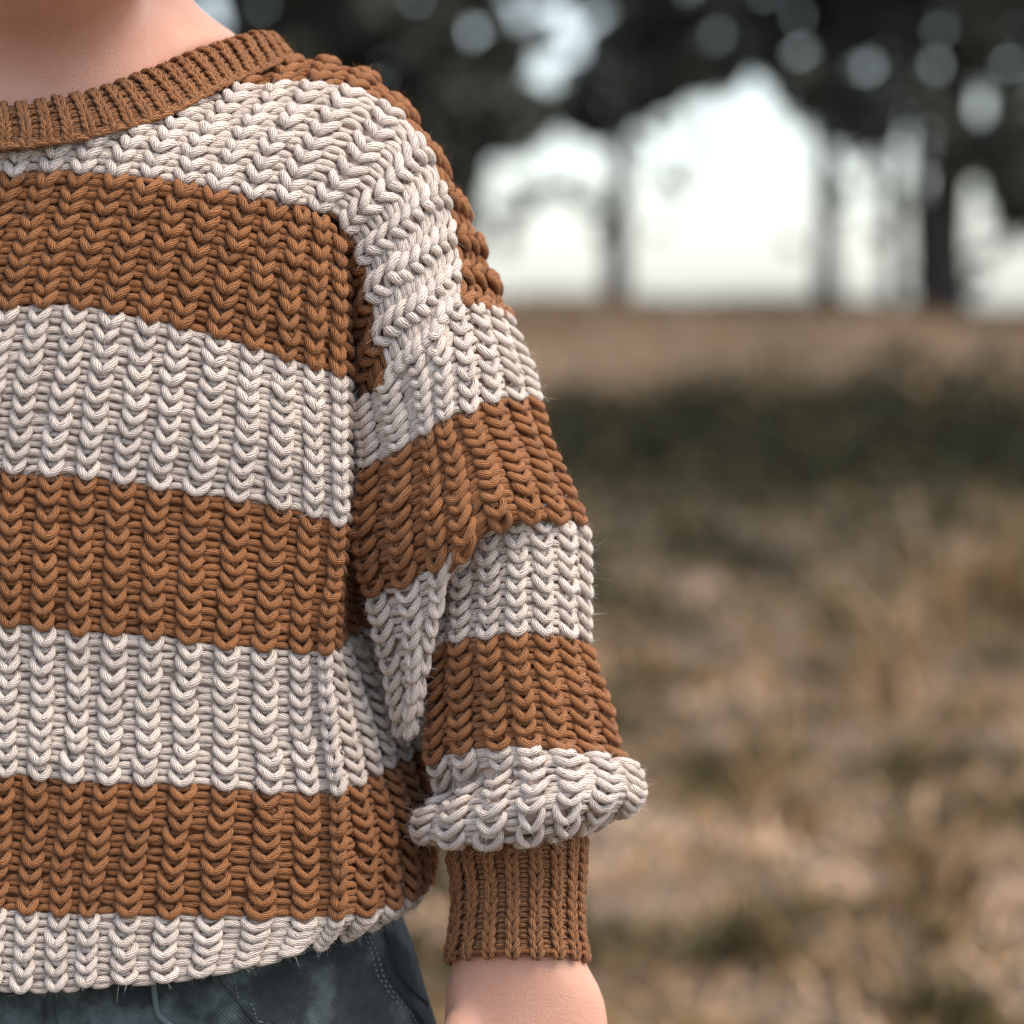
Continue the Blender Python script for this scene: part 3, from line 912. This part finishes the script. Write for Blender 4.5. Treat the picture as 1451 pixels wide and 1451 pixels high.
strip_tube('pocket_seam', on_jeans([(520, 1296), (540, 1345), (560, 1395), (598, 1440), (612, 1470)], 24, 0), 4.5, M_DENIM, jeans, .5)
strip_tube('pocket_opening', on_jeans([(535, 1292), (556, 1345), (570, 1385), (606, 1425)], 24, 0), 5, M_DARKD, jeans, .4)
strip_tube('fold_seam', on_jeans([(310, 1375), (330, 1410), (360, 1445), (380, 1475)], 18, 0), 4.5, M_DENIM, jeans, .5)
M_THREAD, _, b_ = mat('seam_thread', (.17, .19, .17), .9)


def stitching(pts, shift, n=26):
    """a row of short raised thread stitches beside a seam"""
    C = on_jeans([(x + shift, y) for x, y in pts], n * 4, 1.2)
    Vs, Fs, o_ = [], [], 0
    for q in range(n - 1):
        c = C[q * 4:q * 4 + 3]
        T = c[2] - c[0]; T /= np.linalg.norm(T); A = np.cross(T, -FWD); A /= np.linalg.norm(A); B = np.cross(A, T)
        a = np.linspace(0, 2 * np.pi, 6, endpoint=False)
        r = np.array([.6, 1.5, .6])[:, None, None] * K
        V = c[:, None] + r * (np.cos(a)[None, :, None] * A + np.sin(a)[None, :, None] * B)
        i, j = np.meshgrid(np.arange(6), np.arange(2))
        Fs.append(np.stack([j * 6 + i, j * 6 + (i + 1) % 6, (j + 1) * 6 + (i + 1) % 6, (j + 1) * 6 + i], -1).reshape(-1, 4) + o_)
        Vs.append(V.reshape(-1, 3)); o_ += 18
    tag(mesh_np('seam_stitching', np.concatenate(Vs) - ROOT, np.concatenate(Fs), M_THREAD, jeans), kind='stuff')


PK = [(520, 1296), (540, 1345), (560, 1395), (598, 1440), (612, 1470)]
stitching(PK, -9); stitching(PK, -17)
stitching([(310, 1375), (330, 1410), (360, 1445), (380, 1475)], 9, 18)
strip_tube('drawstring', on_jeans([(214, 1380), (222, 1415), (234, 1442), (246, 1470)], 18, 3), 4.5, M_SEAM, jeans, .7)
strip_tube('belt_loop', on_jeans([(60, 1390), (66, 1415), (74, 1440), (84, 1475)], 18, 5), 8, M_DENIM, jeans, .5)

# ------------------------------------------------------------------ ground
M_GROUND, nt, b = mat('dry_ground', rough=.95)
n1 = noise(nt, .9, 6, .6); n2 = noise(nt, 5.0, 5, .6); n3 = noise(nt, 40, 4, .7)
c = ramp(nt, n1, [(.36, (.050, .042, .022)), (.50, (.095, .068, .038)), (.64, (.34, .235, .165))])
c2 = ramp(nt, n2, [(.35, (.06, .05, .028)), (.55, (.20, .135, .085)), (.70, (.42, .31, .235))])
c = mix_col(nt, .5, c, c2)
c = mix_col(nt, math_n(nt, 'MULTIPLY', n3, .35), c, (.03, .025, .015))
nt.links.new(c, b.inputs['Base Color'])


def hgt(x, y):
    s = np.clip((y - 20) / 16, 0, 1); s = s * s * (3 - 2 * s)
    crest = .76 - .006 * np.clip(x, -12, 12) + .05 * np.sin(x * .9) + .03 * np.sin(x * 2.1 + 1)
    z = s * crest
    f = np.clip((y - 40) / 40, 0, 1); f = f * f * (3 - 2 * f)
    z = z * (1 - f) - 2.5 * f
    return z + .02 * np.sin(x * 3.1 + y * 1.3) * np.sin(y * 2.2) * (y > 2.2)


gx = np.concatenate([-np.geomspace(2500, 8, 26), np.linspace(-7.5, 7.5, 121), np.geomspace(8, 2500, 26)])
gy = np.concatenate([-np.geomspace(2500, 6, 16), np.linspace(-5, 1.5, 14), np.geomspace(1.6, 90, 190), np.geomspace(95, 3000, 24)])
GX, GY = np.meshgrid(gx, gy)
GV = np.stack([GX, GY, hgt(GX, GY)], -1)
i, j = np.meshgrid(np.arange(len(gx) - 1), np.arange(len(gy) - 1)); nx = len(gx)
GF = np.stack([j * nx + i, j * nx + i + 1, (j + 1) * nx + i + 1, (j + 1) * nx + i], -1).reshape(-1, 4)
ground = mesh_np('ground', GV.reshape(-1, 3), GF, M_GROUND)
tag(ground, kind='structure')


# ------------------------------------------------------------------ grass and undergrowth
def blade_mat(name, stops):
    m, nt, b = mat(name, rough=.8)
    a = N(nt, 'ShaderNodeAttribute', attribute_name='tint')
    nt.links.new(ramp(nt, a.outputs['Fac'], stops), b.inputs['Base Color'])
    b.inputs['Specular IOR Level'].default_value = .05
    return m


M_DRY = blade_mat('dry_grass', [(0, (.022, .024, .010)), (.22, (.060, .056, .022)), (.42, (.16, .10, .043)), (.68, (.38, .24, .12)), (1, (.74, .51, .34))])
M_LEAF = blade_mat('dark_leaves', [(0, (.042, .046, .036)), (.6, (.080, .083, .064)), (1, (.15, .15, .115))])
M_UNDER = blade_mat('undergrowth_leaves', [(0, (.022, .025, .013)), (.6, (.046, .042, .023)), (1, (.105, .074, .040))])


def blades(name, x, y, h, w, tint, M, lean=.45):
    n = len(x)
    z = hgt(x, y)
    p = np.stack([x, y, z - .01], -1)
    a = rng.uniform(0, 2 * np.pi, n); sd = np.stack([np.cos(a), np.sin(a), 0 * a], -1)
    ln = rng.normal(0, lean, (n, 2))
    pts = []
    for t, ww in ((0, 1), (.5, .8), (1, .15)):
        q = p.copy(); q[:, 2] += h * t * (1 - .25 * t * np.linalg.norm(ln, axis=1)); q[:, :2] += ln * (h * t * t)[:, None]
        pts += [q - sd * (w * ww)[:, None], q + sd * (w * ww)[:, None]]
    V = np.stack(pts, 1)
    f = np.array([[0, 1, 3, 2], [2, 3, 5, 4]])
    F = (f[None] + (np.arange(n) * 6)[:, None, None]).reshape(-1, 4)
    return mesh_np(name, V.reshape(-1, 3), F, M, attr=np.repeat(tint, 6))


def vnoise(x, y, s, seed):
    r = np.random.default_rng(seed); v = 0
    for q in range(7):
        kx, ky = r.normal(0, s, 2)
        v = v + np.sin(kx * x + ky * y + r.uniform(0, 6.28))
    return v / 3.7


n = 90000
y = 2.6 + 16 * rng.uniform(0, 1, n) ** 1.6
x = rng.uniform(-.35, .35, n) * y
pn = .6 * vnoise(x, y * .4, 8, 5) + .8 * vnoise(x, y * .38, 24, 6) + .5 * vnoise(x, y * .36, 42, 16)          # pale straw / dark green patches
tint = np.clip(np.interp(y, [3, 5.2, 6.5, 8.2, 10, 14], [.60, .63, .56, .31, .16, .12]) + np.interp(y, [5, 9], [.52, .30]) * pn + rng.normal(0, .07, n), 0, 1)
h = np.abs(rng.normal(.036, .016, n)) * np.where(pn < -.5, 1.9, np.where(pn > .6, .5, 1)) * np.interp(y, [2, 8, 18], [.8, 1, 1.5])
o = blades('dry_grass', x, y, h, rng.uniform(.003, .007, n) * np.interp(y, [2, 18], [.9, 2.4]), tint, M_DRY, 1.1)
tag(o, 'short dry brown and olive grass across the meadow', 'grass', kind='stuff')
# bank grass
n = 22000
y = rng.uniform(21, 38, n); x = rng.uniform(-.36, .36, n) * y
o = blades('bank_grass', x, y, np.abs(rng.normal(.07, .03, n)), rng.uniform(.008, .02, n), np.clip(.54 + .12 * vnoise(x, y, 1.2, 18) + rng.normal(0, .12, n), 0, 1), M_DRY)
tag(o, 'brown dry grass on the bank below the trees', 'grass', kind='stuff')


def leaves(C, size, jitter):
    n = len(C)
    a = rng.normal(0, 1, (n, 3)); a /= np.linalg.norm(a, axis=1, keepdims=True)
    b = np.cross(a, rng.normal(0, 1, (n, 3))); b /= np.linalg.norm(b, axis=1, keepdims=True)
    s = (size * rng.uniform(.6, 1.4, n))[:, None]
    V = np.stack([C - a * s, C - b * s * .5, C + a * s, C + b * s * .5], 1).reshape(-1, 3)
    return V, np.arange(4 * n).reshape(-1, 4)


n = 26000
y = 12.8 + 7.7 * rng.uniform(0, 1, n) ** .6; x = rng.uniform(-.30, .36, n) * y
amp = np.interp(y, [12.8, 14.5, 17, 20.5], [.03, .09, .24, .42]) * np.clip(.70 + .40 * vnoise(x, y * .6, 5, 33) + .3 * vnoise(x, y * .6, 13, 34), .10, 1.5) * np.interp(x / y, [-.02, .06], [.4, 1])
C = np.stack([x, y, hgt(x, y) + amp * rng.uniform(0, 1, n) ** .7], -1)
V, F = leaves(C, .05, 0)
o = mesh_np('undergrowth', V, F, M_UNDER, attr=np.repeat(np.clip(rng.normal(.4, .25, n), 0, 1), 4), smooth=False)
tag(o, 'low dark green undergrowth between the meadow and the bank', 'undergrowth', kind='stuff')

# tall stalks standing in the meadow on the right
for q, (pxx, pyy, dist, hh) in enumerate([(1335, 860, 7.2, .30), (1270, 930, 6.2, .22), (1430, 800, 8.0, .30), (1110, 1230, 4.6, .13), (1330, 1330, 4.0, .12)]):
    b0 = at(np.array([pxx]), np.array([pyy]), np.array([dist]))[0]
    m_ = 46
    xs = b0[0] + rng.normal(0, .022, m_); ys = b0[1] + rng.normal(0, .022, m_)
    o = blades('grass_tuft', xs, ys, np.abs(rng.normal(hh, hh * .25, m_)), rng.uniform(.003, .006, m_), np.clip(rng.normal(.55, .18, m_), 0, 1), M_DRY, .5)
    tag(o, ['tall dry grass tuft in mid meadow at right', 'dry grass tuft just in front of the tallest one', 'tall dry grass tuft at right edge of the photo', 'short grass tuft right of the sleeve cuff',
            'short grass tuft low in the right corner'][q], 'grass tuft', 'grass tufts in the meadow')

# ------------------------------------------------------------------ trees on the crest
M_BARK, nt, b = mat('bark', (.05, .04, .032), .95)
nb_ = noise(nt, 6, 5, .7)
nt.links.new(ramp(nt, nb_, [(.3, (.022, .019, .016)), (.7, (.075, .062, .05))]), b.inputs['Base Color'])
bp = N(nt, 'ShaderNodeBump'); bp.inputs['Distance'].default_value = .05
nt.links.new(nb_, bp.inputs['Height']); nt.links.new(bp.outputs[0], b.inputs['Normal'])

OPEN = [(1020, 360, 122, 105), (965, 215, 66, 48), (1085, 150, 24, 26), (785, 340, 88, 92), (800, 232, 44, 28), (1210, 330, 36, 128), (1285, 208, 24, 30), (1285, 335, 24, 85),
        (1370, 300, 22, 40), (1440, 400, 70, 72), (790, 22, 17, 20), (738, 30, 8, 9), (775, 104, 22, 27), (310, 8, 36, 30), (600, 115, 8, 9),
        (985, 262, 78, 52), (1062, 238, 62, 62), (1104, 320, 50, 120), (922, 330, 40, 112), (1010, 215, 30, 40)]
OPEN += [(705, 262, 10, 12)] + [(rng.uniform(520, 1440), rng.uniform(-20, 175), rng.uniform(1, 5), rng.uniform(1, 6)) for _ in range(22)]
TREES = [  # px, trunk width px, base py, depth m, label
    (870, 33, 418, 38, 'slender dark tree standing left of the big sky opening'),
    (1165, 29, 446, 34, 'straight tree between the wide and the narrow sky openings'),
    (1256, 20, 446, 36, 'left of two thin saplings on the crest'),
    (1303, 20, 446, 35.5, 'right of two thin saplings on the crest'),
    (1342, 60, 448, 33, 'thick trunked dark tree near the right edge'),
    (610, 85, 470, 30, 'broad dark tree right behind the shoulder with leaves down to the ground'),
    (440, 60, 470, 31, 'dark leaning tree behind the collar'),
    (1560, 60, 450, 34, 'dark tree at the far right edge with drooping crown')]
clumps = [[] for _ in TREES]
for rmin, rmax, want in ((30, 48, 620), (13, 24, 1500)):
    cnt = 0
    for _ in range(30000):
        cx = rng.uniform(-150, 1700); cy = rng.uniform(-420 if rmin > 20 else -40, 430); r = rng.uniform(rmin, rmax)
        low = np.interp(cx, [0, 640, 680, 720, 860, 890, 940, 1060, 1140, 1180, 1300, 1330, 1360, 1400, 1700], [430, 430, 330, 215, 205, 190, 160, 120, 190, 210, 235, 300, 330, 330, 330])
        if cy + r * .6 > low: continue
        if any(((cx - a) / (c_ + r * .62)) ** 2 + ((cy - b_) / (d_ + r * .62)) ** 2 < 1 for a, b_, c_, d_ in OPEN): continue
        w = [abs(cx - t[0]) / (1 + t[1] / 60) for t in TREES]
        ti = int(np.argmin(w))
        if ti in (2, 3): ti = 4 if cx > 1280 else 1
        clumps[ti].append((cx, cy, r)); cnt += 1
        if cnt > want: break
for _ in range(80):                                  # loose sprigs hanging into the gaps
    o_ = OPEN[int(rng.choice([0, 1, 3, 3, 3, 3, 3, 5, 5, 7, 9, 9]))]
    a = rng.uniform(math.pi * .95, math.pi * 2.05); q_ = rng.uniform(.72, 1.0)
    cx = o_[0] + math.cos(a) * o_[2] * q_; cy = o_[1] + math.sin(a) * o_[3] * q_
    ti = int(np.argmin([abs(cx - t[0]) for t in TREES])); clumps[ti].append((cx, cy, rng.uniform(6, 13)))
for extra in ((945, 250, 16), (985, 235, 14), (740, 300, 18), (800, 262, 15), (1262, 300, 14), (1306, 290, 16), (1300, 400, 14), (960, 262, 12)):
    ti = int(np.argmin([abs(extra[0] - t[0]) for t in TREES])); clumps[ti].append(extra)


def polytube(pts, rads, seg=10):
    C = np.array(pts, float); R = np.array(rads, float)
    T = np.gradient(C, axis=0); T /= np.linalg.norm(T, axis=1, keepdims=True)
    A = np.cross(T, [.2, 1, .1]); A /= np.linalg.norm(A, axis=1, keepdims=True); B = np.cross(T, A)
    a = np.linspace(0, 2 * np.pi, seg, endpoint=False)
    V = C[:, None] + R[:, None, None] * (np.cos(a)[None, :, None] * A[:, None] + np.sin(a)[None, :, None] * B[:, None])
    i, j = np.meshgrid(np.arange(seg), np.arange(len(C) - 1))
    F = np.stack([j * seg + i, j * seg + (i + 1) % seg, (j + 1) * seg + (i + 1) % seg, (j + 1) * seg + i], -1).reshape(-1, 4)
    return V.reshape(-1, 3), F


for ti, (tx, tw, ty, dist, lab) in enumerate(TREES):
    b0 = at(np.array([tx]), np.array([ty]), np.array([float(dist)]))[0]
    s = K * dist / D
    b0[2] = hgt(b0[0], b0[1]) - .05
    root = bpy.data.objects.new('tree', None); COL.objects.link(root); root.location = b0
    tag(root, lab, 'tree', 'dark trees along the crest')
    H = (7.5 if tw > 22 else 4.2)
    lean = {6: -.22, 5: .03, 0: .02, 1: -.01}.get(ti, rng.normal(0, .02))
    zz = np.linspace(0, H, 12)
    pts = np.stack([lean * zz + .05 * np.sin(zz * 1.3 + ti), .04 * np.cos(zz * 1.1 + ti) + 0 * zz, zz], -1)
    rad = tw * s / 2 * np.interp(zz, [0, .25, 1.2, H], [1.35, 1.06, 1.0, .35])
    V, F = polytube(pts, rad, 12)
    mesh_np('trunk', V, F, M_BARK, root)
    for q in range(5 if tw > 22 else 3):
        z0 = rng.uniform(H * .30, H * .85); k0 = np.array([np.interp(z0, zz, pts[:, 0]), np.interp(z0, zz, pts[:, 1]), z0])
        a = rng.uniform(0, 6.28); L = rng.uniform(.9, 1.8) * (1 if tw > 22 else .5)
        dv = np.array([math.cos(a), math.sin(a), .55])
        lp = [k0 + dv * L * t + np.array([0, 0, .25 * L * t * t]) for t in np.linspace(0, 1, 6)]
        V, F = polytube(lp, np.linspace(tw * s * .18, tw * s * .05, 6), 7)
        mesh_np('limb', V, F, M_BARK, root)
    cl = list(clumps[ti])
    if ti in (2, 3): cl += [(tx + rng.normal(0, 14), rng.uniform(120, 250), 16) for _ in range(6)]
    if not cl: continue
    Cs = []; tn = []
    for (cx, cy, r) in cl:
        m_ = int(110 * (r / 36) ** 2) if r > 13.1 else int(r * .7)
        cc = at(np.array([cx]), np.array([cy]), np.array([dist + rng.normal(0, .9)]))[0]
        g = rng.normal(0, 1, (m_, 3)); g /= np.linalg.norm(g, axis=1, keepdims=True)
        Cs.append(cc + g * (rng.uniform(.15, 1, m_) ** .5)[:, None] * r * s * np.array([1, 1.3, .85]))
        tn.append(np.clip(rng.normal(rng.uniform(.25, .65), .15, m_), 0, 1))
    Cs = np.concatenate(Cs); tn = np.concatenate(tn)
    V, F = leaves(Cs, .095, 0)
    mesh_np('crown', V - b0, F, M_LEAF, root, attr=np.repeat(tn, 4), smooth=False)
